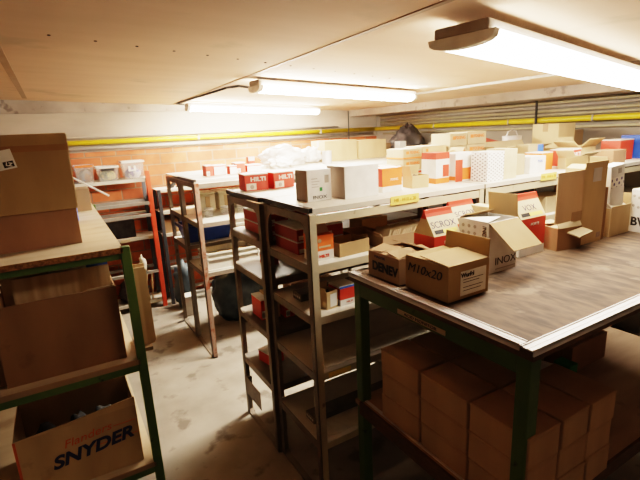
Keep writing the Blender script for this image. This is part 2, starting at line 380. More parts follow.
shelf_unit('dark steel shelving unit at the aisle with two red boxes on its end', .83, 1.905, 2.01, 2.48, HT, RL, 'frame_dark', 'frame_dark', tray_m='tray_dark', strip=True)
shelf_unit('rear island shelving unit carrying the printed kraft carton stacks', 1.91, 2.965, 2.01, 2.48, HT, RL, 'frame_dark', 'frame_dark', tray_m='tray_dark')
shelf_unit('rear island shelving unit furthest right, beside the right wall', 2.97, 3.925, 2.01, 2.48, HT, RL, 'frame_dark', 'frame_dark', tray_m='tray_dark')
UL = [1.12, .85]
UF = [1.12, .725]
shelf_unit('free end shelving unit with rusty front post, holding a pale ribbed crate', .86, 1.86, 3.3, 3.775, HT, UF, 'frame_dark', 'frame_dark', front_left_m='frame_rust', strip=True)
shelf_unit('shelving unit behind the rusty post unit, holding a deep blue bin', .86, 1.86, 3.785, 4.26, HT, UL, 'frame_dark', 'frame_dark')
shelf_unit('back row shelving unit with a grey metal can on top', 1.87, 2.87, 3.3, 3.775, HT, UF, 'frame_dark', 'frame_dark')
shelf_unit('back row shelving unit under the large white plastic bag', 1.87, 2.87, 3.785, 4.26, HT, UF, 'frame_dark', 'frame_dark')
shelf_unit('back row shelving unit furthest right with a black sack on top', 2.88, 3.83, 3.3, 4.5, HT, UF, 'frame_dark', 'frame_dark')
# small bolt-on bracket at the foot of the aisle unit
b = MB().box(.826, .829, 2.22, 2.44, .15, .27).box(.826, .86, 2.43, 2.44, .15, .27)
o = tag(b.build('bracket_plate', 'frame_dark', bevel=.001), 'small dark bracket plate with two holes, low on the aisle shelving post', 'bracket')
MB().cyl((.825, 2.30, .235), (.8255, 2.30, .235), .008, 10).cyl((.825, 2.30, .18), (.8255, 2.30, .18), .008, 10).build('bolt_hole', 'concrete_floor', o)
# yellow tapes on the front edge
for x, z, w, lab in ((1.36, 1.434, .17, 'yellow tape label on the front shelf edge above the small open carton'), (2.45, 1.44, .15, 'yellow tape label on the shelf edge left of the tall bench carton')):
    t = thing('shelf_label', lab, 'label', (x, 1.547, z))
    MB().box(-w/2, w/2, 0, .0015, -.022, .018).build('tape', 'yellow_label', t)
    ftext(t, 'M8 - M10 x 20', .022, 0, 0, -.002, 'yellow_ink')

# ------------------------------------------------------------------ rack along the back wall
def wall_rack(label, x0, x1, y0, y1, H, boards, bars, m_front, group=None):
    t = thing('storage_rack', label, 'rack', (x0, y0, 0))
    w = x1 - x0; d = y1 - y0
    for px in (0, w - .035): MB().box(px, px + .035, d - .03, d, 0, H - .02).build('upright', 'rack_dark', t)
    MB().box(w - .03, w + .012, 0, .03, 0, H + .075).build('front_upright', m_front, t, bevel=.002)
    MB().box(0, .035, 0, .03, 0, H).build('front_upright', 'rack_dark', t, bevel=.002)
    for z in boards: MB().box(0, w, .03, d, z - .005, z).box(0, w, .026, .032, z - .032, z).build('shelf', 'tray', t)
    for z in bars:
        for y in (0, d - .03): MB().box(.035, w - .03, y, y + .03, z - .03, z).build('cross_bar', 'rack', t)
    return t
wall_rack('low metal rack with one bright red upright, against the brick wall', -.55, .80, 4.76, 5.05, 1.38, [1.38, .79, .09], [1.145, 1.02, .42], 'red_paint')
wall_rack('grey metal rack on the brick wall behind the free end shelving', .86, 2.6, 4.76, 5.05, 1.25, [1.25, 1.02, .78], [.42, .09], 'rack_dark')
# tape labels on the rack shelf
def bin_(label, x, y, z, w, d, h, rim, rimcol='white_plastic'):
    t = thing('storage_bin', label, 'bin', (x, y, z))
    a, c = w/2, d/2; k = .88; e = .004
    def taper(s0): return [(-a*s0, -c*s0), (a*s0, -c*s0), (a*s0, c*s0), (-a*s0, c*s0)]
    lo = taper(k); hi = taper(1); vs = [(u, v, 0) for u, v in lo] + [(u, v, h) for u, v in hi] + [(u*.93, v*.93, .004) for u, v in lo] + [(u*.96, v*.96, h) for u, v in hi]
    fs = [(0, 3, 2, 1), (8, 9, 10, 11)] + [(i, (i+1) % 4, 4 + (i+1) % 4, 4 + i) for i in range(4)] + [(8 + i, 12 + i, 12 + (i+1) % 4, 8 + (i+1) % 4) for i in range(4)] + [(4 + i, 4 + (i+1) % 4, 12 + (i+1) % 4, 12 + i) for i in range(4)]
    MB().add(vs, fs).build('bin_body', 'clear' if rim else rimcol, t)
    MB().box(-a - .006, a + .006, -c - .008, -c + .002, h - .018, h).box(-a - .006, a + .006, c - .002, c + .008, h - .018, h).box(-a - .008, -a + .002, -c, c, h - .018, h).box(a - .002, a + .008, -c, c, h - .018, h).build('rim', rimcol, t)
    return t
bin_('clear plastic bin with orange rim strip, leftmost on the wall rack', .235, 4.90, 1.38, .16, .2, .17, True, 'clear'); 
o = MB().box(-.075, .075, -.006, 0, 0, .02).build('lid_edge', 'orange_card', bpy.data.objects['storage_bin'], (0, -.11, .15))
blob('small_parts', 'mixed_dark', 'dark mixed parts filling the leftmost clear bin', 'parts', (.235, 4.90, 1.386), (.125, .15, .12), 1, kind='stuff')
t = bin_('clear plastic bin with black handle, second on the wall rack', .437, 4.90, 1.38, .19, .2, .145, True, 'white_plastic')
MB().box(-.06, .06, -.012, 0, 0, .022).build('handle', 'black', t, (0, -.105, .10))
blob('small_parts', 'mixed_green', 'green and yellow mixed parts in the second clear bin', 'parts', (.437, 4.90, 1.386), (.15, .15, .10), 2, kind='stuff')
t = bin_('whitish clear bin with blue contents, nearest the red upright', .675, 4.90, 1.38, .20, .2, .18, True, 'white_plastic')
MB().box(-.05, -.03, -.006, 0, .0, .05).box(.0, .02, -.006, 0, .0, .05).box(-.03, .0, -.006, 0, 0, .015).build('handle', 'white_plastic', t, (0, -.10, .08))
blob('small_parts', 'mixed_blue', 'blue parts visible inside the bin nearest the red upright', 'parts', (.675, 4.90, 1.386), (.15, .15, .10), 3, kind='stuff')
tag(MB().box(.06, .12, 4.80, 4.98, 1.38, 1.60).build('blue_folder', 'blue_bright', bevel=.003), 'upright blue folder at the left of the wall rack bins', 'folder')
for k in range(4):
    x = 1.02 + k * .075
    b = MB().cyl((x, 4.86, 1.25), (x + .05, 4.86, 1.31), .022, 10).box(x - .02, x + .03, 4.84, 4.88, 1.25, 1.265)
    tag(b.build('pipe_clamp', 'black'), 'small black pipe clamp lying on the rack behind the free end shelving', 'clamp', 'black clamps in a row on the wall rack')
blob('cable_coil', 'rubber', 'dark coil of hose on the floor shelf by the red upright', 'hose', (.52, 4.90, .09), (.3, .2, .22), 9, .3)
# twigs of rods leaning at rack base
for k, (dx, tx) in enumerate(((0, .02), (.03, -.03), (.06, .04), (.09, -.02), (.12, .03))):
    tag(MB().cyl((.56 + dx, 4.80, .09), (.56 + dx + tx, 4.86, .36), .008, 6).build('wooden_stick', 'kraft_light'), 'short wooden stick leaning at the base of the wall rack', 'stick', 'sticks at the base of the wall rack')
for x, z, w in ((.45, .775, .09), (.72, .775, .05)):
    tag(MB().box(x, x + w, 4.782, 4.785, z - .022, z + .008).build('shelf_tag', 'cream'), ('wide' if w > .07 else 'narrow') + ' cream tag on the middle shelf edge of the wall rack', 'label')
for k, (x, z, w_, h_) in enumerate(((.10, .79, .34, .20), (.46, .79, .30, .18), (.10, .09, .34, .28), (1.2, .78, .3, .2), (-.3, .79, .3, .2))):  # added black cases hide the brick, standing in for shadow under the rack
    closed_box('storage_case', ['black case on the middle shelf of the rack, left of the tags', 'black case on the rack middle shelf, nearest the red upright', 'black case on the bottom of the rack beside the hose', 'black case on the grey rack behind the blue bin', 'black case at the hidden left end of the rack'][k], (x, 4.925, z), w_, .2, h_, 'rubber', seam=False)
closed_box('carton', 'dark carton on the middle shelf of the grey wall rack', (.97, 4.91, .78), .14, .2, .14, 'kraft_dark', seam=False)
closed_box('carton', 'wide brown carton on upper shelf of grey wall rack', (1.5, 4.91, 1.02), .4, .2, .13, 'kraft_dark', seam=False)

# ------------------------------------------------------------------ contents of the free end unit
t = thing('blue_bin', 'deep blue plastic bin on the free end shelving', 'bin', (1.10, 4.02, .85))
a, c, h = .21, .16, .15
vs = [(-a*.86, -c*.86, 0), (a*.86, -c*.86, 0), (a*.86, c*.86, 0), (-a*.86, c*.86, 0), (-a, -c, h), (a, -c, h), (a, c, h), (-a, c, h), (-a*.8, -c*.8, .005), (a*.8, -c*.8, .005), (a*.8, c*.8, .005), (-a*.8, c*.8, .005), (-a*.96, -c*.96, h), (a*.96, -c*.96, h), (a*.96, c*.96, h), (-a*.96, c*.96, h)]
fs = [(0, 3, 2, 1), (8, 9, 10, 11)] + [(i, (i+1) % 4, 4 + (i+1) % 4, 4 + i) for i in range(4)] + [(8 + i, 12 + i, 12 + (i+1) % 4, 8 + (i+1) % 4) for i in range(4)] + [(4 + i, 4 + (i+1) % 4, 12 + (i+1) % 4, 12 + i) for i in range(4)]
MB().add(vs, fs).build('bin_body', 'blue', t)
MB().box(-a - .012, a + .012, -c - .012, -c, h - .03, h).box(-a - .012, a + .012, c, c + .012, h - .03, h).box(-a - .012, -a, -c, c, h - .03, h).box(a, a + .012, -c, c, h - .03, h).build('rim', 'blue', t)
# grey ribbed crate
def crate(label, x, y, z, w, d, h, m, ribs=3):
    t = thing('plastic_crate', label, 'crate', (x, y, z)); th = .006
    b = MB().box(-w/2, w/2, -d/2, d/2, 0, th)
    b.box(-w/2, w/2, -d/2, -d/2 + th, th, h).box(-w/2, w/2, d/2 - th, d/2, th, h).box(-w/2, -w/2 + th, -d/2 + th, d/2 - th, th, h).box(w/2 - th, w/2, -d/2 + th, d/2 - th, th, h)
    b.build('crate_body', m, t)
    r = MB()
    for zz in (0.0, h * .62, h - .012): r.box(-w/2 - .012, w/2 + .012, -d/2 - .012, -d/2, zz, zz + .012).box(-w/2 - .012, -w/2, -d/2, d/2, zz, zz + .012)
    for k in range(ribs): 
        x_ = -w/2 - .006 + (w + .004) * k / (ribs - 1); r.box(x_ - .004, x_ + .004, -d/2 - .012, -d/2, 0, h)
    r.build('ribs', m, t)
    return t
crate('pale grey ribbed crate at front of the free end shelving', 1.12, 3.44, .725, .42, .24, .145, 'grey_plastic')
for k in range(4):
    tag(MB().box(.96 + k * .085, 1.03 + k * .085, 3.36, 3.50, .731, .83 + .01 * (k % 2)).build('small_carton', 'yellow_label' if k % 2 == 0 else 'kraft_light', bevel=.002), ['ochre small carton in the left corner of the pale grey crate', 'kraft small carton second from left in the grey crate', 'ochre small carton third from left in the grey crate', 'kraft small carton in the right corner of the grey crate'][k], 'box')
for k, (x, lab) in enumerate(((1.10, 'cream plastic tub on the upper shelf behind the rusty post'), (1.27, 'cream plastic tub beside its twin, nearer the red topped boxes'), (1.44, 'third cream plastic tub on the upper shelf, partly hidden'))):
    t = thing('plastic_tub', lab, 'tub', (x, 3.92, 1.12))
    MB().box(-.07, .07, -.1, .1, 0, .15).build('tub_body', 'cream_plastic', t, bevel=.008)
    MB().box(-.076, .076, -.106, .106, .15, .165).build('lid', 'cream_plastic', t, bevel=.003)
    MB().box(-.02, .02, -.103, -.1, .03, .13).build('paper_label', 'kraft_light', t)
for k, x in enumerate((1.02, 1.16, 1.30)):
    t = thing('glass_jar', ['left glass jar before the cream tubs', 'middle glass jar before the cream tubs', 'right glass jar before the cream tubs'][k], 'jar', (x, 3.55, 1.12))
    MB().cyl((0, 0, 0), (0, 0, .06), .035, 16).build('jar_body', 'clear', t, smooth=False)
    MB().cyl((0, 0, .06), (0, 0, .072), .037, 16).build('lid', 'galv', t)
blob('rubbish_bag', 'dark_bag', 'dark blue grey refuse sack standing on the floor behind the shelving', 'bag', (1.38, 4.05, 0), (.52, .40, .52), 4, .22, 2.5, res=4)
blob('cloth_bundle', 'dark_bag', 'dark bundle on the floor under the free end shelving, left of the sack', 'bundle', (.98, 4.62, 0), (.2, .2, .5), 11, .3, 3)
closed_box('carton', 'crumpled grey box on the floor behind the free end shelving', (.97, 4.4, 0), .12, .14, .2, 'white_card', seam=False)

# small red and white boxes on top of the free end unit
def hilti(label, loc, w, d, h, rz=0, txt=True, group=None, body='red_card', white_front=False, lid='white_card'):
    t = thing('product_box', label, 'box', loc, rz, group)
    MB().box(-w/2, w/2, -d/2, d/2, 0, h).build('box_body', body, t, bevel=.0015)
    MB().box(-w/2 - .0008, w/2 + .0008, -d/2 - .0008, d/2 + .0008, h - .004, h + .002).build('lid', lid, t)
    if white_front: MB().box(-w/2 + .002, w/2 - .002, -d/2 - .001, -d/2, .003, h - .012).build('front_panel', 'white_card', t)
    else:
        MB().box(-w * .44, -w * .02, -d/2 - .001, -d/2, .006, h * .45).build('paper_label', 'paper', t)
        MB().cyl((-w * .2, -d/2 - .0015, h * .24), (-w * .2, -d/2 - .001, h * .24), h * .13, 12).build('label_mark', 'grey_pipe', t)
    if txt: ftext(t, 'HILTI', h * .34, w * .08, -d/2, h * .68, 'white_card' if not white_front else 'red_card', sx=1.25, bold=.0012)
    return t
t = hilti('left red box of two with white lettering, on the aisle end of the island', (.965, 2.395, HT), .135, .13, .092, R(-6))
t = hilti('right red box of two with white lettering, on the aisle end of the island', (1.118, 2.385, HT), .135, .14, .092, R(4))
hilti('small red and white box, leftmost on the free end shelving top', (1.06, 3.58, HT), .06, .1, .085, 0, False)
hilti('small white fronted box second from left on the free end shelving', (1.15, 3.60, HT), .10, .1, .08, 0, False, white_front=True)
hilti('small white box in the row on the free end shelving, third from left', (1.25, 3.55, HT), .06, .08, .07, 0, False, white_front=True)
hilti('small red box fourth in the row on the free end shelving', (1.335, 3.62, HT), .085, .1, .085, 0, False)
hilti('small flat white box last in the row on the free end shelving', (1.46, 3.62, HT), .13, .1, .06, 0, False, white_front=True)
tag(MB().box(-.03, .03, -.03, .03, 0, .11).box(-.03, .03, -.031, -.03, .075, .11, 1).build('spray_box', ['red_card', 'white_card'], None, (1.58, 3.95, HT)), 'upright narrow red box left of the plastic bags', 'box')

# plastic bags and containers on the back row
blob('plastic_bag', 'plastic_bag', 'large white plastic bag heap on the back row shelving', 'bag', (1.95, 4.0, HT), (.46, .34, .19), 5, .35, 3, res=4)
blob('plastic_bag', 'plastic_bag', 'flatter crumpled grey bag before the large white heap', 'bag', (1.78, 3.72, HT), (.24, .18, .10), 6, .4, 4, res=4)
blob('plastic_bag', 'plastic_bag', 'small white bag against the far pale carton', 'bag', (2.30, 4.08, HT), (.24, .2, .15), 8, .35, 3, res=4)
t = thing('metal_can', 'plain grey metal can standing before the far cartons', 'can', (2.28, 3.72, HT))
MB().cyl((0, 0, 0), (0, 0, .115), .045, 24).build('can_body', 'galv', t); MB().cyl((0, 0, .115), (0, 0, .122), .047, 24).build('rim', 'galv', t)
closed_box('carton', 'leftmost of the three far cartons, partly hidden by a can', (2.62, 4.12, HT), .40, .28, .21, 'kraft_light', tape='tape_clear')
closed_box('carton', 'middle far carton, taped shut, right of the leftmost one', (3.02, 4.10, HT), .37, .28, .195, 'kraft_light', tape='tape_clear')
closed_box('carton', 'lowest of the far cartons, between the middle one and black sack', (3.40, 4.30, HT), .34, .22, .135, 'kraft', tape=None)
tag(MB().box(3.225, 3.265, 4.17, 4.19, HT, HT + .10).build('sticker_card', 'green_bits'), 'small green and white card between far cartons', 'card')
t = blob('black_sack', 'black_bag', 'peaked black plastic sack on the back row near the right wall', 'sack', (3.64, 4.10, HT), (.44, .36, .34), 12, .3, 3, peak=.55, res=4)
closed_box('carton', 'small white box left of the black plastic sack', (3.36, 3.90, HT), .09, .09, .16, 'white_card', seam=False)
closed_box('carton', 'greyish box right of the black plastic sack', (3.745, 3.72, HT), .12, .16, .13, 'kraft_grey', seam=False)

# ------------------------------------------------------------------ island top
def printed_pack(label, x, y, z, w, d, h, layers=1, m='kraft_pale', band='red_card', rz=0, txt=True):
    t = thing('printed_carton', label, 'box', (x, y, z), rz)
    MB().box(-w/2, w/2, -d/2, d/2, 0, h).build('box_body', m, t, bevel=.0015)
    if band:
        MB().box(-w/2 - .0008, w/2 + .0008, -d/2 - .0008, d/2, h * .06, h * .2).build('printed_band', band, t)
    if txt:
        MB().box(-w * .36, -w * .2, -d/2 - .001, -d/2, h * .5, h * .78).build('logo', 'orange_card', t)
        ftext(t, 'FIXING', h * .36, w * .1, -d/2, h * .64, 'ink_orange', bold=.001, sx=1.1)
    return t
# stack 1
zz = HT
t = hilti('red and white box under the left printed stack, before it an orange box', (2.10, 2.26, HT), .40, .18, .035, 0, False)
for k in range(2):
    printed_pack(['bottom', 'top'][k] + ' printed kraft carton of the narrow left column, mid island', 1.985, 2.27, HT + .037 + k * .068, .155, .17, .066, txt=True, band='orange_card' if k else None)
    printed_pack(['bottom', 'top'][k] + ' printed kraft carton of the wide right column, mid island', 2.175, 2.27, HT + .037 + k * .072, .21, .17, .070, txt=True, band='orange_card' if k else None)
closed_box('carton', 'small orange printed carton left of the mid island stack', (1.78, 2.20, HT), .14, .12, .08, 'kraft_light', tape='tape')
tag(MB().box(-.04, .04, -.03, .03, 0, .045).cyl((0, 0, .045), (0, 0, .065), .022, 12).build('blue_cap_bottle', 'blue_bright', None, (2.36, 2.12, HT), smooth=False), 'small blue capped container between the printed stacks', 'bottle')
# stack 2 (three layers, two columns)
for k in range(3):
    n = ['lowest', 'middle', 'top'][k]
    printed_pack(n + ' printed carton in left column of the tall stack under the pipe', 2.375, 2.25, HT + k * .084, .165, .17, .082, rz=R(2 * (k == 2)), band='red_card' if k == 1 else None)
    printed_pack(n + ' printed carton in right column of the tall stack under the pipe', 2.56, 2.25, HT + k * .086, .185, .17, .084, rz=R(-2 * (k == 1)), band='red_card' if k == 1 else None)
# front row on the island
t = closed_box('carton', 'white printed box with dark lettering, first at island front corner', (1.005, 1.77, HT), .125, .11, .142, 'white_card', seam=True)
MB().box(-.001, 0, -.054, .054, .001, .139).build('side_panel', 'kraft_grey', t, (-.0625, 0, 0))
ftext(t, 'INOX', .022, .0, -.055, .018, 'ink', sx=1.3)
MB().box(.028, .05, -.001, 0, .08, .115).build('barcode', 'grey_pipe', t, (0, -.055, 0))
MB().box(-.04, -.01, -.001, 0, .10, .104).box(-.04, .0, -.001, 0, .088, .091).box(-.04, -.01, -.001, 0, .076, .079).box(-.04, -.005, -.001, 0, .064, .067).build('printed_marks', 'grey_pipe', t, (0, -.055, 0))
MB().box(.0, .014, -.0015, 0, .045, .062).build('green_mark', 'green_bits', t, (0, -.055, 0))
t = closed_box('carton', 'plain white box with grey side, second on the island front', (1.20, 1.735, HT), .19, .15, .148, 'white_card', seam=True)
MB().box(-.001, 0, -.074, .074, .001, .145).build('side_panel', 'kraft_grey', t, (-.095, 0, 0))
t = thing('product_box', 'orange and red box with white base strip beside the plain white box', 'box', (1.41, 1.75, HT), R(3))
MB().box(-.065, .065, -.05, .05, 0, .028).box(-.065, .065, -.05, .05, .028, .118, 1).build('box_body', ['white_card', 'orange_card'], t, bevel=.001)
MB().box(-.0012, 0, -.049, .049, .03, .116).build('side_panel', 'red_card', t, (-.065, 0, 0))
ftext(t, 'FIXING', .016, .012, -.05, .06, 'white_card')
t = open_box('open_carton', 'small open kraft carton with raised flap on the white shelf top', (1.60, 1.74, HT), .10, .09, .065, 'kraft_light', flaps=(('left', 10, .05), ('back', -20, .05), ('front', 175, .01)), rz=R(-8))
blob('small_parts', 'rubber', 'dark fasteners filling the small open kraft carton', 'parts', (1.60, 1.74, HT + .005), (.075, .06, .06), 3, kind='stuff')
t = thing('product_box', 'tall white box with red top and orange base, left of the wide one', 'box', (1.80, 1.80, HT))
MB().box(-.05, .05, -.055, .055, 0, .03, 2).box(-.05, .05, -.055, .055, .03, .13, 0).box(-.05, .05, -.055, .055, .13, .165, 1).build('box_body', ['white_card', 'red_card', 'orange_card'], t)
MB().box(.0, .046, -.056, -.055, .035, .10).build('red_panel', 'red_card', t)
t = printed_pack('wide white and orange box right of the tall red base box', 1.955, 1.78, HT, .17, .12, .155, m='white_card', band='orange_card', txt=False)
MB().box(-.085, -.03, -.001, 0, .0, .12).build('red_panel', 'red_card', t, (0, -.06, 0))
MB().box(-.03, .084, -.001, 0, .03, .075).build('orange_panel', 'orange_card', t, (0, -.06, 0))
t = open_box('open_carton', 'kraft carton with raised dark flap behind the orange boxes', (2.10, 2.02, HT), .16, .12, .13, 'kraft_light', flaps=(('back', 5, .05), ('right', 40, .05)))
t = closed_box('carton', 'white box covered in dark dashes on the island front', (2.035, 1.645, HT), .135, .11, .158, 'dotted', top='white_card')
t = closed_box('carton', 'cream carton right of the dashed white box', (2.17, 1.66, HT), .11, .12, .165, 'cream', tape=None)
t = closed_box('carton', 'low pale kraft carton right of the cream one', (2.33, 1.74, HT), .13, .14, .12, 'kraft_pale')
t = closed_box('carton', 'white low carton with blue print before the kraft ones', (2.50, 1.72, HT), .15, .13, .10, 'white_card')
ftext(t, 'PLUS', .022, .02, -.065, .07, 'blue_bright')
t = closed_box('product_box', 'orange and white small box in right part of the island front', (2.69, 1.78, HT), .12, .12, .11, 'orange_card', top='white_card')
t = open_box('open_carton', 'long open pale carton lying across the island, under the conduit', (2.93, 2.15, HT), .52, .16, .12, 'kraft_pale', flaps=(('front', 70, .07), ('back', 30, .06), ('left', 60, .05)))
closed_box('carton', 'kraft carton carrying the red slanted lid', (2.86, 2.375, HT), .30, .10, .135, 'kraft_light')
t = thing('folding_box_lid', 'red slanted carton lid resting behind the tall printed stack', 'lid', (2.86, 2.37, HT + .17), R(0), tilt=(0, R(12)))
MB().box(-.16, .16, -.05, .05, .02, .026).box(-.16, .16, -.051, -.05, .0, .026).box(-.16, .16, .05, .051, .0, .026).build('lid_panel', 'red_dull', t)
t = thing('steel_bucket', 'pale bucket with upright handle at the rear of the island by the conduit', 'bucket', (3.22, 2.375, HT))
MB().cyl((0, 0, 0), (0, 0, .20), .065, 24, r2=.075).build('bucket_body', 'galv', t)
MB().path([(-.075, 0, .19), (-.05, 0, .235), (.0, 0, .25)], .004).path([(0, 0, .25), (.05, 0, .235), (.075, 0, .19)], .004).build('handle', 'galv', t)
t = closed_box('carton', 'blue and cream carton between the red lid and bucket', (2.88, 1.98, HT), .16, .1, .15, 'kraft_pale')
MB().box(.02, .082, -.001, 0, .07, .148).build('blue_panel', 'blue_bright', t, (0, -.05, 0))
hilti('red lettered box right of the long open carton', (3.02, 1.80, HT), .16, .14, .11, R(10), True)
t = open_box('open_carton', 'open pale carton with flaps before the red lettered box', (2.86, 1.64, HT), .17, .12, .075, 'kraft_pale', flaps=(('front', 60, .06), ('left', 40, .06), ('back', 10, .04)))
closed_box('carton', 'lower tan carton under the square carton near the right wall', (3.58, 2.22, HT), .30, .28, .09, 'kraft_light')
closed_box('carton', 'square tan carton raised highest near the right wall', (3.50, 2.20, HT + .09), .22, .22, .19, 'kraft_light', tape='kraft')
closed_box('carton', 'long kraft carton behind the square tan carton by the wall', (3.80, 2.30, HT), .22, .22, .22, 'kraft')
t = hilti('bright red and white box at far right of the island top', (3.60, 1.76, HT), .16, .14, .145, R(-4), False)
closed_box('carton', 'blue box leaning next to the far right red box', (3.76, 1.72, HT), .06, .16, .17, 'blue', seam=False)
closed_box('carton', 'plain white carton at the far right end of the island', (3.86, 1.72, HT), .1, .16, .15, 'white_card', seam=False)
closed_box('carton', 'dull red carton behind the blue marked leaning box', (3.30, 1.66, HT), .16, .14, .09, 'kraft_red', seam=False)
t = open_box('open_carton', 'rumpled open carton before the square tan carton', (3.25, 1.86, HT), .2, .16, .12, 'kraft_light', flaps=(('front', 50, .08), ('left', 60, .08), ('back', 5, .06)))

# ------------------------------------------------------------------ inside the island shelves
n = 0
reds = ['lower left', 'upper left', 'lower right', 'upper right']
for i, x in enumerate((.955, 1.085)):
    for j in range(2):
        hilti('%s red box of the four at the aisle end of the rear unit' % reds[i * 2 + j], (x, 2.26, RL[0] + j * .062), .12, .30, .058, 0, False, body='red_dull')
        hilti('%s red box of the four in the front corner unit' % reds[i * 2 + j], (x + .0, 1.87, FL[0] + j * .062), .12, .24, .058, 0, False, body='red_dull')
hilti('small red and black box standing alone on second aisle shelf', (.985, 2.30, RL[1]), .075, .10, .06, 0, False, body='red_dull')
closed_box('carton', 'flat white carton on the second aisle shelf', (1.20, 2.25, RL[1]), .26, .26, .05, 'white_card')
hilti('red sided carton at the edge of third aisle shelf', (.90, 2.28, RL[2]), .05, .14, .12, 0, False)
closed_box('carton', 'kraft carton between two red boxes on third aisle shelf', (.96, 2.28, RL[2]), .055, .16, .13, 'kraft_light', seam=False)
hilti('second red carton right of the kraft one on third aisle shelf', (1.03, 2.24, RL[2]), .06, .16, .10, 0, False)
closed_box('carton', 'brown carton deep on the third aisle shelf', (1.25, 2.24, RL[2]), .3, .3, .14, 'kraft_dark')
hilti('red and white wrapped pack on the lowest aisle shelf', (.95, 2.3, RL[3]), .1, .12, .07, R(12), False)
# perforated metal strips
for k, (y, z, L) in enumerate(((1.80, FL[1] + .001, .5), (1.74, FL[3] + .001, .55))):
    t = thing('perforated_strip', ['dark perforated metal strip lying on the second shelf of the corner unit', 'dark perforated metal strip lying on the lowest shelf of the corner unit'][k], 'metal strip', (.90, y, z))
    MB().box(0, L, -.04, .04, 0, .035).build('strip_body', 'tray_dark', t)
    MB().cyl((-.001, -.027, .018), (0, -.027, .018), .006, 8).cyl((-.001, -.009, .018), (0, -.009, .018), .006, 8).cyl((-.001, .009, .018), (0, .009, .018), .006, 8).cyl((-.001, .027, .018), (0, .027, .018), .006, 8).build('hole', 'white_card', t)
# front corner unit, first shelf
t = thing('product_box', 'upright orange and white box with cut out top on the first shelf', 'box', (.945, 1.645, FL[0]))
MB().box(-.05, .05, -.045, .045, 0, .045).box(-.05, .05, -.045, .045, .045, .115, 1).build('box_body', ['white_card', 'orange_card'], t)
MB().prism([(-.05, .115), (-.022, .115), (-.012, .10), (.012, .10), (.022, .115), (.05, .115), (.05, .118), (.034, .158), (-.05, .158)], 'y', -.010, -.007).prism([(-.045, .115), (.045, .115), (.03, .155), (-.045, .155)], 'x', -.05, -.047).build('raised_panel', 'kraft_grey', t)
ftext(t, 'HILTI', .018, .0, -.045, .02, 'red_card', sx=1.2, bold=.0008)
MB().cyl((-.02, -.046, .09), (-.02, -.045, .09), .009, 12).box(-.025, .035, -.046, -.045, .058, .066).build('printed_mark', 'cream', t)
open_box('open_carton', 'low open tan tray carton beside the upright orange box', (1.10, 1.66, FL[0]), .17, .13, .062, 'kraft_tan', rz=R(4))
open_box('open_carton', 'second tan tray carton behind the first on the same shelf', (1.27, 1.78, FL[0]), .15, .16, .055, 'kraft_tan')
closed_box('carton', 'square kraft carton at the back of the first shelf', (1.43, 1.93, FL[0]), .17, .12, .085, 'kraft_tan')
closed_box('carton', 'black flat case on the first shelf behind the orange box', (1.18, 1.93, FL[0]), .1, .12, .05, 'black', seam=False)
t = open_box('open_carton', 'torn open carton holding a row of folded cards', (1.36, 1.63, FL[0]), .22, .13, .06, 'kraft', rz=R(-3), flaps=(('right', 50, .05), ('left', 30, .02)))
card = None
for k in range(14):
    if card is None:
        card = MB().box(-.0035, .0035, -.055, .055, 0, .085).build('folded_card', 'kraft_pale', None)
        o = card
    else:
        o = card.copy(); COL.objects.link(o)
    o.location = (1.27 + k * .0135, 1.63 - .001 * k, FL[0] + .006); o.rotation_euler = (0, R(20 + (k * 7) % 9), R(-3))
    tag(o, 'folded tan card standing in the torn open carton', 'card', 'row of folded cards in the torn carton')
closed_box('carton', 'flat ochre carton on first shelf behind the gable boxes', (1.63, 1.72, FL[0]), .22, .2, .04, 'kraft_tan')
# second shelf
t = open_box('open_carton', 'small open upright carton on the second shelf', (.975, 1.64, FL[1]), .062, .07, .082, 'kraft_light', flaps=(('left', 15, .02), ('back', -5, .03)), rz=R(8))
MB().box(-.012, .026, -.001, 0, .01, .07).build('paper_label', 'white_card', t, (0, -.035, 0))
blob('small_parts', 'rubber', 'dark screws inside the small upright carton', 'parts', (.975, 1.64, FL[1] + .005), (.045, .05, .075), 5, kind='stuff')
t = thing('product_box', 'red and white box with blue top strip on the second shelf', 'box', (1.065, 1.65, FL[1]))
MB().box(-.045, .045, -.05, .05, 0, .03).box(-.045, .045, -.05, .05, .03, .083, 1).box(-.045, .045, -.05, -.046, .083, .092, 2).box(-.045, .045, -.046, .05, .083, .092, 0).build('box_body', ['white_card', 'red_card', 'blue_bright'], t)
ftext(t, 'HILTI', .013, .005, -.05, .016, 'red_card', sx=1.2)
# sheets along lower shelves
for z, lab in ((FL[2], 'pale cardboard sheet lying on the third shelf of the corner unit'), (FL[3], 'pale cardboard sheet lying on the lowest shelf of the corner unit')):
    t = thing('cardboard_sheet', lab, 'sheet', (1.2, 1.66, z + .001))
    MB().box(-.28, .35, -.08, .04, 0, .004).build('sheet', 'paper', t)
t = thing('shelf_label', 'yellow striped tape on the third shelf edge of the corner unit', 'label', (.97, 1.548, FL[2] - .018))
MB().box(-.06, .06, 0, .0015, -.012, .012).build('tape', 'yellow_label', t)
# contents of further island shelves, seen over the bench
for k, (x, y, w, d, h, m, lab) in enumerate(((2.10, 1.80, .22, .25, .14, 'rack_dark', 'dark box on the first shelf behind the white lettered carton'), (2.42, 1.78, .2, .2, .16, 'black', 'black case on the first shelf left of the tall bench carton'),
        (2.25, 1.62, .10, .08, .05, 'paper', 'pale crumpled packet at the front of the second unit shelf'), (2.62, 1.66, .22, .14, .10, 'kraft_pale', 'pale carton on the shelf behind the low open carton'), (3.1, 1.72, .3, .2, .13, 'kraft_dark', 'dark carton on the first shelf of the rightmost unit'))):
    closed_box('carton', lab, (x, y, FL[0]), w, d, h, m, seam=False)

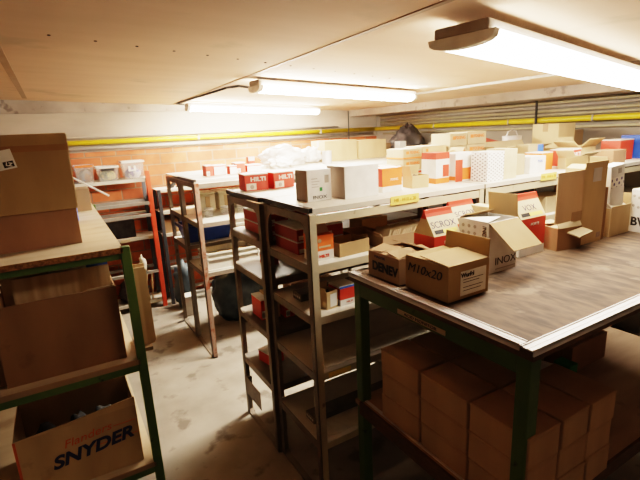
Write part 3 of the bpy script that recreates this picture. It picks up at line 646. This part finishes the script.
# ------------------------------------------------------------------ the green bench
BZ = 1.16; BX0, BX1, BY0, BY1 = 1.005, 2.65, .64, 1.50
t = thing('work_bench', 'green framed work bench with worn wooden top and aluminium edge trims', 'bench', (0, 0, 0))
MB().box(BX0 + .01, BX1 - .01, BY0 + .01, BY1 - .01, BZ - .03, BZ).build('bench_top', 'worn', t)
MB().box(BX0, BX0 + .01, BY0, BY1, BZ - .03, BZ - .002).box(BX1 - .01, BX1, BY0, BY1, BZ - .03, BZ - .002).box(BX0 + .01, BX1 - .01, BY0, BY0 + .01, BZ - .03, BZ - .002).box(BX0 + .01, BX1 - .01, BY1 - .01, BY1, BZ - .03, BZ - .002).build('wooden_edge', 'wood_edge', t)
def trim(a, c):   # shallow aluminium channel with raised lips
    m = MB(); (x0, y0), (x1, y1) = a, c
    m.box(x0, x1, y0, y1, BZ, BZ + .004)
    if x1 - x0 < y1 - y0: m.box(x0, x0 + .004, y0, y1, BZ - .012, BZ + .009).box(x1 - .003, x1, y0, y1, BZ, BZ + .007).box((x0 + x1)/2 - .001, (x0 + x1)/2 + .002, y0, y1, BZ, BZ + .005)
    else: m.box(x0, x1, y0, y0 + .004, BZ - .012, BZ + .009).box(x0, x1, y1 - .003, y1, BZ, BZ + .007).box(x0, x1, (y0 + y1)/2 - .001, (y0 + y1)/2 + .002, BZ, BZ + .005)
    return m
trim((BX0 - .004, BY0 + .042), (BX0 + .034, BY1)).build('edge_trim', 'alu', t)
trim((BX0 - .004, BY0 - .004), (BX1, BY0 + .036)).build('edge_trim', 'alu', t)
for x, y in ((1.02, .655), (1.02, 1.445), (BX1 - .06, .655), (BX1 - .06, 1.445)):
    q = MB().box(x, x + .048, y, y + .045, 0, BZ - .031).build('leg', 'green', t, bevel=.003)
    MB().box(x - .005, x + .053, y - .004, y + .05, 0, .012).build('foot_plate', 'green', q)
for x in (1.022, BX1 - .055): MB().box(x, x + .04, .70, 1.445, BZ - .095, BZ - .031).build('side_rail', 'green', t)
MB().box(1.068, BX1 - .06, 1.45, 1.485, BZ - .095, BZ - .031).build('long_rail', 'green', t)
MB().box(1.07, BX1 - .06, .70, .735, BZ - .075, BZ - .031).build('long_rail', 'rack_dark', t)
MB().box(1.03, 1.10, .705, .75, BZ - .085, BZ - .031).build('corner_bracket', 'black', t)
LZ = .56
MB().box(1.01, BX1 - .005, .66, 1.49, LZ - .02, LZ).build('lower_shelf', 'low_board', t)
MB().box(.998, 1.012, .70, 1.445, LZ - .05, LZ + .012).build('lower_rail', 'wood_edge', t, bevel=.002)
MB().box(1.068, BX1 - .06, .652, .662, LZ - .05, LZ + .004).build('lower_rail', 'wood_edge', t)
MB().box(1.030, 1.045, .70, 1.445, LZ, LZ + .004).build('rail_flange', 'alu', t)
lb = thing('rail_label', 'narrow cream lettered strip on the green bench rail', 'label', (1.0205, 1.085, BZ - .077))
MB().box(-.001, .001, -.12, .12, -.009, .009).build('strip', 'cream', lb)
ltext(lb, 'ACID MONITOR', .015, -.001, 0, 0, 'ink', sx=1.5)

# small kraft boxes stacked on the lower shelf
bx = None; cols = [(1.105, 'first'), (1.262, 'second'), (1.415, 'third')]
rows = [(.755, 'front', (0, 1, 2)), (.985, 'middle', (0, 1)), (1.215, 'rear', (0, 1))]
BW, BD, BH = .143, .218, .104
proto = None
for ry, rn, cc in rows:
    for ci in cc:
        for lv in range(3):
            cx, cn = cols[ci]
            lab = '%s small brown carton of the %s row, %s column from the bench leg' % (['lowest', 'middle', 'top'][lv], rn, cn)
            if proto is None:
                t = thing('small_carton', lab, 'box', (0, 0, 0), group='small brown cartons stacked under the bench')
                MB().box(-BW/2, BW/2, -BD/2, BD/2, 0, BH - .008).build('box_body', 'kraft_box', t, bevel=.003)
                MB().box(-BW/2 - .0015, BW/2 + .0015, -BD/2 - .001, BD/2 + .001, BH - .010, BH).build('lid', 'kraft_box', t, bevel=.003)
                MB().box(-.02, .02, BD/2 - .03, BD/2 - .01, BH, BH + .0005).build('sticker', 'kraft_light', t)
                proto = t
            else:
                t = proto.copy(); COL.objects.link(t)
                for ch in proto.children:
                    c2 = ch.copy(); COL.objects.link(c2); c2.parent = t
                tag(t, lab, 'box', 'small brown cartons stacked under the bench')
            t.location = (cx + random.uniform(-.003, .003), ry + random.uniform(-.003, .003), LZ + .004 * (ci == 0) + lv * BH)
            t.rotation_euler = (0, 0, R(random.uniform(-1.2, 1.2)))
blob('plastic_bag', 'plastic_bag', 'small white plastic bag on the lower bench shelf behind the cartons', 'bag', (1.80, 1.10, LZ), (.16, .14, .10), 14, .3)
closed_box('carton', 'small green and white packet on the lower bench shelf', (1.92, 1.06, LZ), .06, .08, .085, 'green_bits', seam=False)
closed_box('carton', 'brown carton on the lower bench shelf near the light patch', (2.12, 1.13, LZ), .30, .14, .14, 'kraft_red', tape='tape')

# ------------------------------------------------------------------ things on the bench
# long kraft carton with handwriting
t = open_box('open_carton', 'open brown carton with handwritten M10x20 on the bench edge', (1.166, 1.105, BZ + .007), .20, .212, .125, 'kraft_tan', flaps=(('right', 4, .066), ('front', -86, .14), ('back', -100, .05), ('left', -106, .05)))
ltext(t, 'M10x20', .045, -.10, .01, .085, 'ink', name='handwriting', sx=1.15, shear=.25)
MB().box(-.072, .055, -.001, 0, .012, .10).build('paper_label', 'paper', t, (.03, -.106, 0))
ftext(t, 'Wurfel', .022, -.01, -.1075, .085, 'ink', bold=.0006)
MB().box(-.03, .07, -.0016, -.001, .068, .070).box(-.03, .05, -.0016, -.001, .058, .060).box(-.03, .07, -.0016, -.001, .040, .042).box(-.03, .06, -.0016, -.001, .028, .030).build('print_lines', 'ink', t, (0, -.106, 0))
# neighbour carton with block letters
t = open_box('open_carton', 'grimy carton with big block letters behind the handwritten carton', (1.145, 1.325, BZ + .009), .19, .19, .10, 'kraft', flaps=(('front', -80, .08), ('left', -78, .08), ('back', -84, .08), ('right', -70, .07)))
ltext(t, 'DENEV', .05, -.095, -.01, .045, 'ink', sx=1.0, bold=.002)
ltext(t, 'MASTER', .014, -.095, .02, .085, 'ink_blue', sx=1.3)
# open white carton INOX
t = open_box('open_carton', 'white open carton lettered in black with kraft flaps spread', (1.511, 1.205, BZ), .18, .15, .212, 'white_card', flaps=(('right', -6, .095), ('front', 128, .145), ('back', -60, .04)), flap_m='kraft_tan')
MB().plate((-.09, .07, .212), (-.09, -.07, .212), (.0, -.06, .222), (-.02, .07, .205), .003).build('flap', 'white_card', t)
ftext(t, 'INOX', .045, .02, -.075, .045, 'ink', sx=1.15, bold=-.0004)
MB().box(-.05, .075, -.001, 0, .012, .016).build('print_line', 'grey_pipe', t, (.01, -.075, 0))
for j in range(2):
    for i in range(3):
        MB().cyl((-.0905, .052 - i * .03, .188 - j * .028), (-.09, .052 - i * .03, .188 - j * .028), .008, 6).build('printed_nut', 'grey_pipe', t)
ltext(t, 'INOX', .026, -.09, -.055, .165, 'ink', sx=1.0).rotation_euler = (R(90), R(90), R(-90))
# gable topped boxes
def gable(label, x, y, w, d, hb, ht, txt, rz=0, white_base=False):
    t = thing('gable_box', label, 'box', (x, y, BZ), rz)
    b = MB(); 
    if white_base: b.box(-w/2, w/2, -d/2, d/2, 0, .04, 1).box(-w/2, w/2, -d/2, d/2, .04, hb)
    else: b.box(-w/2, w/2, -d/2, d/2, 0, hb)
    b.build('box_body', ['red_card', 'white_card'], t, bevel=.001)
    MB().prism([(-d/2, hb), (d/2, hb), (.008, ht - .018), (-.008, ht - .018)], 'x', -w/2, w/2).build('gable_top', 'cream', t)
    MB().prism([(-.0175, ht - .035), (.0175, ht - .035), (.0075, ht - .014), (.004, ht), (-.004, ht), (-.0075, ht - .014)], 'x', -w/2 - .001, w/2 + .001).build('ridge_strip', 'red_card', t)
    sl = math.atan2(ht - .018 - hb, d/2 - .008); n = Vector((0, -math.sin(sl), math.cos(sl))); mid = Vector((0, -d/4 - .004, (hb + ht - .018) / 2)); 
    k = mid + n * .0012
    text(t, txt, min(.04, (ht - hb) * .40), k + Vector((0, 0, -.002)), (sl, 0, 0), 'ink_blue', sx=1.05)
    lo = Vector((0, -d/2 + .008, hb + .012)) + n * .0008
    e = Matrix.Translation(lo) @ Matrix.Rotation(sl, 4, 'X')
    MB().box(-w * .42, w * .42, -.005, .012, 0, .0006, 0, e).box(-w * .42, -w * .1, -.005, .012, .0006, .0012, 1, e).build('print_strip', ['yellow_label', 'ink'], t)
    ftext(t, 'FORTE', .018, .01, -d/2, hb - .03, 'white_card', sx=1.1)
    return t
gable('red and cream gable topped box standing left of the white carton', 1.345, 1.33, .15, .12, .155, .258, 'SCROX')
gable('gable topped red and cream box half hidden behind the white carton', 1.565, 1.41, .15, .12, .165, .258, 'SCROX')
gable('gable topped red box with white base, right of the white carton', 1.81, 1.26, .18, .12, .172, .275, 'VOX', white_base=True)
closed_box('carton', 'cream upright carton between white open carton and right gable box', (1.655, 1.35, BZ), .06, .10, .23, 'cream')
tag(MB().box(-.07, .07, -.05, .05, 0, .03).build('blue_tray', ['blue_bright'], None, (2.02, 1.40, BZ)), 'low light blue tray behind the low open carton', 'tray')
# low open carton
t = open_box('open_carton', 'low dark open carton at the foot of the tall carton', (2.022, 1.215, BZ), .15, .14, .105, 'kraft_dark', rz=R(-10), flaps=(('left', -84, .10), ('back', -80, .09), ('front', -30, .03)), flap_m='kraft_pale')
t2 = MB().plate((-.02, -.072, .085), (.072, -.072, .10), (.085, -.12, .088), (-.01, -.13, .072), .006).build('curled_flap', 'kraft_pale', t)
# tall carton
t = open_box('tall_carton', 'tallest carton on the bench with brown panel and taped ragged top', (2.19, 1.195, BZ), .20, .09, .365, 'kraft_light', flaps=(('front', 4, .03), ('back', 8, .05), ('left', -70, .05), ('right', -12, .045)))
MB().box(-.305, -.10, -.004, 0, .135, .365).build('side_panel', 'kraft_box', t, (0, -.045, 0))
MB().box(-.18, -.10, -.001, 0, .13, .175).build('patch', 'kraft', t, (0, -.05, 0))
MB().box(-.02, .05, -.0015, 0, .30, .366).build('packing_tape', 'tape_clear', t, (0, -.045, 0))
MB().box(.055, .085, -.0015, 0, .02, .045).build('printed_mark', 'kraft_grey', t, (0, -.045, 0))
tag(MB().box(-.012, .012, -.05, .05, 0, .26).build('dark_board', 'kraft_dark', None, (2.313, 1.205, BZ)), 'narrow dark board wedged right of the tall carton', 'board')
t = open_box('open_carton', 'square brown open carton right of the tall carton', (2.46, 1.235, BZ), .19, .17, .145, 'kraft_light', flaps=(('back', 5, .085), ('right', 0, .06), ('front', 8, .01)))
MB().plate((-.088, -.078, .150), (.086, -.078, .138), (.086, -.02, .165), (-.088, -.02, .20), .002).build('printed_sheet', 'paper', t)
t = thing('marked_carton', 'white carton with dark rings and big letters at the right end', 'box', (2.598, 1.065, BZ), R(-8))
MB().box(-.04, .04, -.09, .09, 0, .225).build('box_body', 'white_card', t, bevel=.002)
for i in range(3):
    for j in range(2):
        MB().cyl((-.0406, .075 - i * .026, .19 - j * .05 - i * .008), (-.04, .075 - i * .026, .19 - j * .05 - i * .008), .008, 6).build('printed_nut', 'grey_pipe', t)
ltext(t, 'BV', .062, -.04, .045, .055, 'ink', bold=.002)
t = thing('tilted_carton', 'tilted white carton with blue round marks standing in the square brown carton', 'box', (2.462, 1.196, BZ + .006), R(-3), tilt=(0, R(-6)))
MB().box(-.058, .058, -.03, .03, .008, .355).build('box_body', 'white_card', t, bevel=.002)
MB().box(-.052, .052, -.001, 0, .245, .295).build('printed_band', 'ringed', t, (0, -.03, 0))
MB().box(0, .03, -.001, 0, .312, .338).build('printed_mark', 'grey_pipe', t, (0, -.03, 0))

# ------------------------------------------------------------------ left shelving
LX0, LX1, LY0, LY1 = -1.25, .21, 2.07, 3.95
t = thing('storage_shelf', 'green steel shelf with chipboard decks at the left edge', 'shelf', (0, 0, 0))
for x, y in ((LX1 - .022, LY0), (LX0, LY0), (LX1 - .022, LY1 - .04), (LX0, LY1 - .04)):
    MB().box(x, x + .04, y, y + .035, 0, 1.275 if x < 0 or y > 3 else 1.30).build('post', 'green', t, bevel=.002)
for k, z in enumerate((1.30, .76, .20)):
    e = 0 if k == 0 else -.035
    MB().box(LX0, LX1 - .012 + e * 0, LY0 + .004, LY1, z - .025, z).box(LX0, LX1 - .012, LY0 + .0, LY0 + .004, z - .026, z - .001, 1).build('shelf_board', ['ply', 'chip' if k == 0 else 'kraft'], t)
    MB().box(LX0 + .04, LX1 - .022, LY0 + (.01 if k == 0 else 0), LY0 + .03, z - (.055 if k == 0 else .058), z - .026).build('shelf_rail', 'green', t)
    MB().box(LX1 - .035, LX1 - .01, LY0 + .035, LY1 - .04, z - .055, z - .026).build('shelf_rail', 'green', t)
# two big cartons on top
t = closed_box('large_carton', 'flat reddish brown carton under the tan carton at left', (-.285, 2.57, 1.30), .68, .52, .165, 'kraft_red')
t = closed_box('large_carton', 'big tan carton with shipping label, topmost at left', (-.29, 2.56, 1.465), .70, .52, .335, 'kraft_tan', tape='tape', rz=R(.5))
MB().box(-.35, .352, -.0012, 0, .262, .290).build('front_tape', 'tape', t, (0, -.26, 0))
MB().box(-.3505, .3505, -.003, 0, .288, .335).build('flap_edge', 'kraft_tan', t, (0, -.26, 0))
MB().box(.3505, .354, -.25, .25, .15, .33).box(.3505, .353, -.255, .2, .02, .14).build('side_flap', 'kraft_pale', t)
lm = Matrix.Translation((.125, -.2635, .236)) @ Matrix.Rotation(R(-10), 4, 'Y') @ Matrix.Translation((-.125, 0, -.236))
q = MB().box(.0, .145, -.001, 0, .196, .276, 0, lm.copy()).build('shipping_label', 'paper', t)
MB().box(.10, .138, -.0018, -.001, .203, .228, 0, lm.copy()).build('label_logo', 'ink', q)
o = ftext(t, 'LZ', .02, .124, -.2655, .214, 'paper', name='logo_text', bold=.001); o.rotation_euler = (R(90), R(10), 0)
closed_box('carton', 'small kraft carton behind the big cartons on the left shelf', (.12, 3.52, 1.30), .11, .2, .15, 'kraft')
tag(MB().box(.052, .075, 3.0, 3.3, 1.30, 1.60).build('blue_binder', 'blue_bright', bevel=.003), 'narrow blue binder poking out behind the big tan carton', 'binder')
tag(MB().cyl((.02, 3.0, 1.60), (.258, 3.0, 1.43), .006, 8).cyl((.02, 3.0, 1.60), (.02, 3.0, 1.302), .004, 6).build('white_rod', 'white_plastic'), 'thin white rod sticking out from behind the big cartons', 'rod')
# middle deck
t = thing('large_carton', 'large dark brown carton filling the middle deck at left', 'box', (-.085, 2.31, .76))
MB().box(-.235, .235, -.18, -.174, 0, .355).box(-.235, -.229, -.174, .18, 0, .32).box(.229, .235, -.174, .18, 0, .355).box(-.229, .229, .174, .18, 0, .355).box(-.229, .229, -.174, .174, 0, .005).build('box_body', 'kraft_dark', t)
MB().box(.12, .232, -.176, -.173, .355, .362).build('top_edge', 'kraft_pale', t)
for k, (x0, x1, y, h, m, lab) in enumerate(((-.24, .20, 2.20, .445, 'flute', 'corrugated cardboard sheet standing in the dark carton'), (-.28, .10, 2.26, .475, 'kraft_light', 'smooth kraft sheet behind the corrugated one'), (-.10, .05, 2.235, .455, 'paper', 'white paper sheet edge above the corrugated sheet'), (.03, .17, 2.245, .462, 'blue', 'dark blue folder edge above the corrugated sheet'))):
    tag(MB().box(max(x0, -.31), min(x1, .14), y, y + .004, .766, .76 + h).build(['corrugated_sheet', 'kraft_sheet', 'paper_sheet', 'blue_folder'][k], m), lab, 'sheet')
tag(MB().box(-.60, -.325, 2.16, 2.5, .76, 1.0).build('carton', 'kraft_dark'), 'dark carton left of the large brown carton, at the photo edge', 'box')
for k in range(4):
    y = 2.17 + k * .022
    b = MB().box(.155 if False else .236, .288 + .008 * (k % 2), y, y + .006, .78, 1.17 - .02 * (k % 3))
    tag(b.build('cardboard_sheet', 'flute'), ['nearest upright cardboard panel beside the green post', 'second upright cardboard panel beside the green post', 'third upright cardboard panel beside the green post', 'rearmost upright cardboard panel beside the green post'][k], 'panel')
tag(MB().box(.20, .27, 2.13, 2.30, .762, .78).build('support_board', 'kraft'), 'short brown board under the upright cardboard panels', 'board')
blob('torn_paper', 'paper', 'torn whitish paper scrap curling from the upright panels', 'paper', (.30, 2.30, 1.10), (.03, .04, .09), 16, .6, 4)
# bottom deck
t = open_box('printed_carton', 'worn carton with orange and dark lettering on the bottom deck', (-.10, 2.30, .20), .50, .36, .31, 'kraft_light', flaps=())
MB().prism([(-.25, .31), (.25, .31), (.25, .355), (.1, .34), (-.05, .325), (-.25, .312)], 'y', 0, .004).build('torn_edge', 'kraft_light', t, (0, -.18, 0))
ftext(t, 'Flanders', .055, .03, -.18, .232, 'ink_orange', sx=1.1, shear=.3).rotation_euler = (R(90), R(-6), 0)
ftext(t, 'SNYDER', .085, .045, -.18, .16, 'ink_blue', sx=1.1, shear=.3, bold=.003).rotation_euler = (R(90), R(-6), 0)
MB().box(.05, .24, -.001, 0, .165, .168).box(.14, .24, -.001, 0, .235, .238).build('print_line', 'ink_orange', t, (0, -.18, 0))
MB().box(-.01, .0, -.002, 0, .0, .31).build('side_strip', 'ink_orange', t, (-.24, -.18, 0))
MB().box(-.246, .246, .178, .182, .31, .46).build('rear_flap', 'kraft', t)
for k, (x, w) in enumerate(((-.24, .14), (-.10, .13), (.02, .14))):
    blob('rubber_glove', 'rubber', ['dark cloth bundle at left in the lettered carton', 'dark cloth bundle in the middle of the lettered carton', 'dark cloth bundle at right in the lettered carton'][k], 'cloth', (x, 2.28, .205), (w, .22, .25), 20 + k, .25, 3)

# ------------------------------------------------------------------ camera
f, tl, ro, ya = 443.12, .2388, -.04878, -.5254
F = Vector((-math.sin(ya) * math.cos(tl), math.cos(ya) * math.cos(tl), -math.sin(tl)))
Rr = Vector((math.cos(ya), math.sin(ya), 0)); U0 = Rr.cross(F)
RR = Rr * math.cos(ro) + U0 * math.sin(ro); UU = -Rr * math.sin(ro) + U0 * math.cos(ro)
cam = bpy.data.cameras.new('camera'); co = bpy.data.objects.new('camera', cam); COL.objects.link(co)
cam.sensor_width = 36; cam.lens = f / 640 * 36; cam.clip_start = .02
mw = Matrix((RR, UU, -F)).transposed().to_4x4(); mw.translation = Vector((0, 0, 1.75)); co.matrix_world = mw
S.camera = co

# ------------------------------------------------------------------ world and colour
w = bpy.data.worlds.new('world'); S.world = w; w.use_nodes = True
w.node_tree.nodes['Background'].inputs[0].default_value = (1, .8, .6, 1); w.node_tree.nodes['Background'].inputs[1].default_value = .05
S.view_settings.view_transform = 'Filmic'; S.view_settings.look = 'High Contrast'; S.view_settings.exposure = .5
S.cycles.use_denoising = True; S.cycles.max_bounces = 10; S.cycles.diffuse_bounces = 6; S.cycles.sample_clamp_indirect = 8
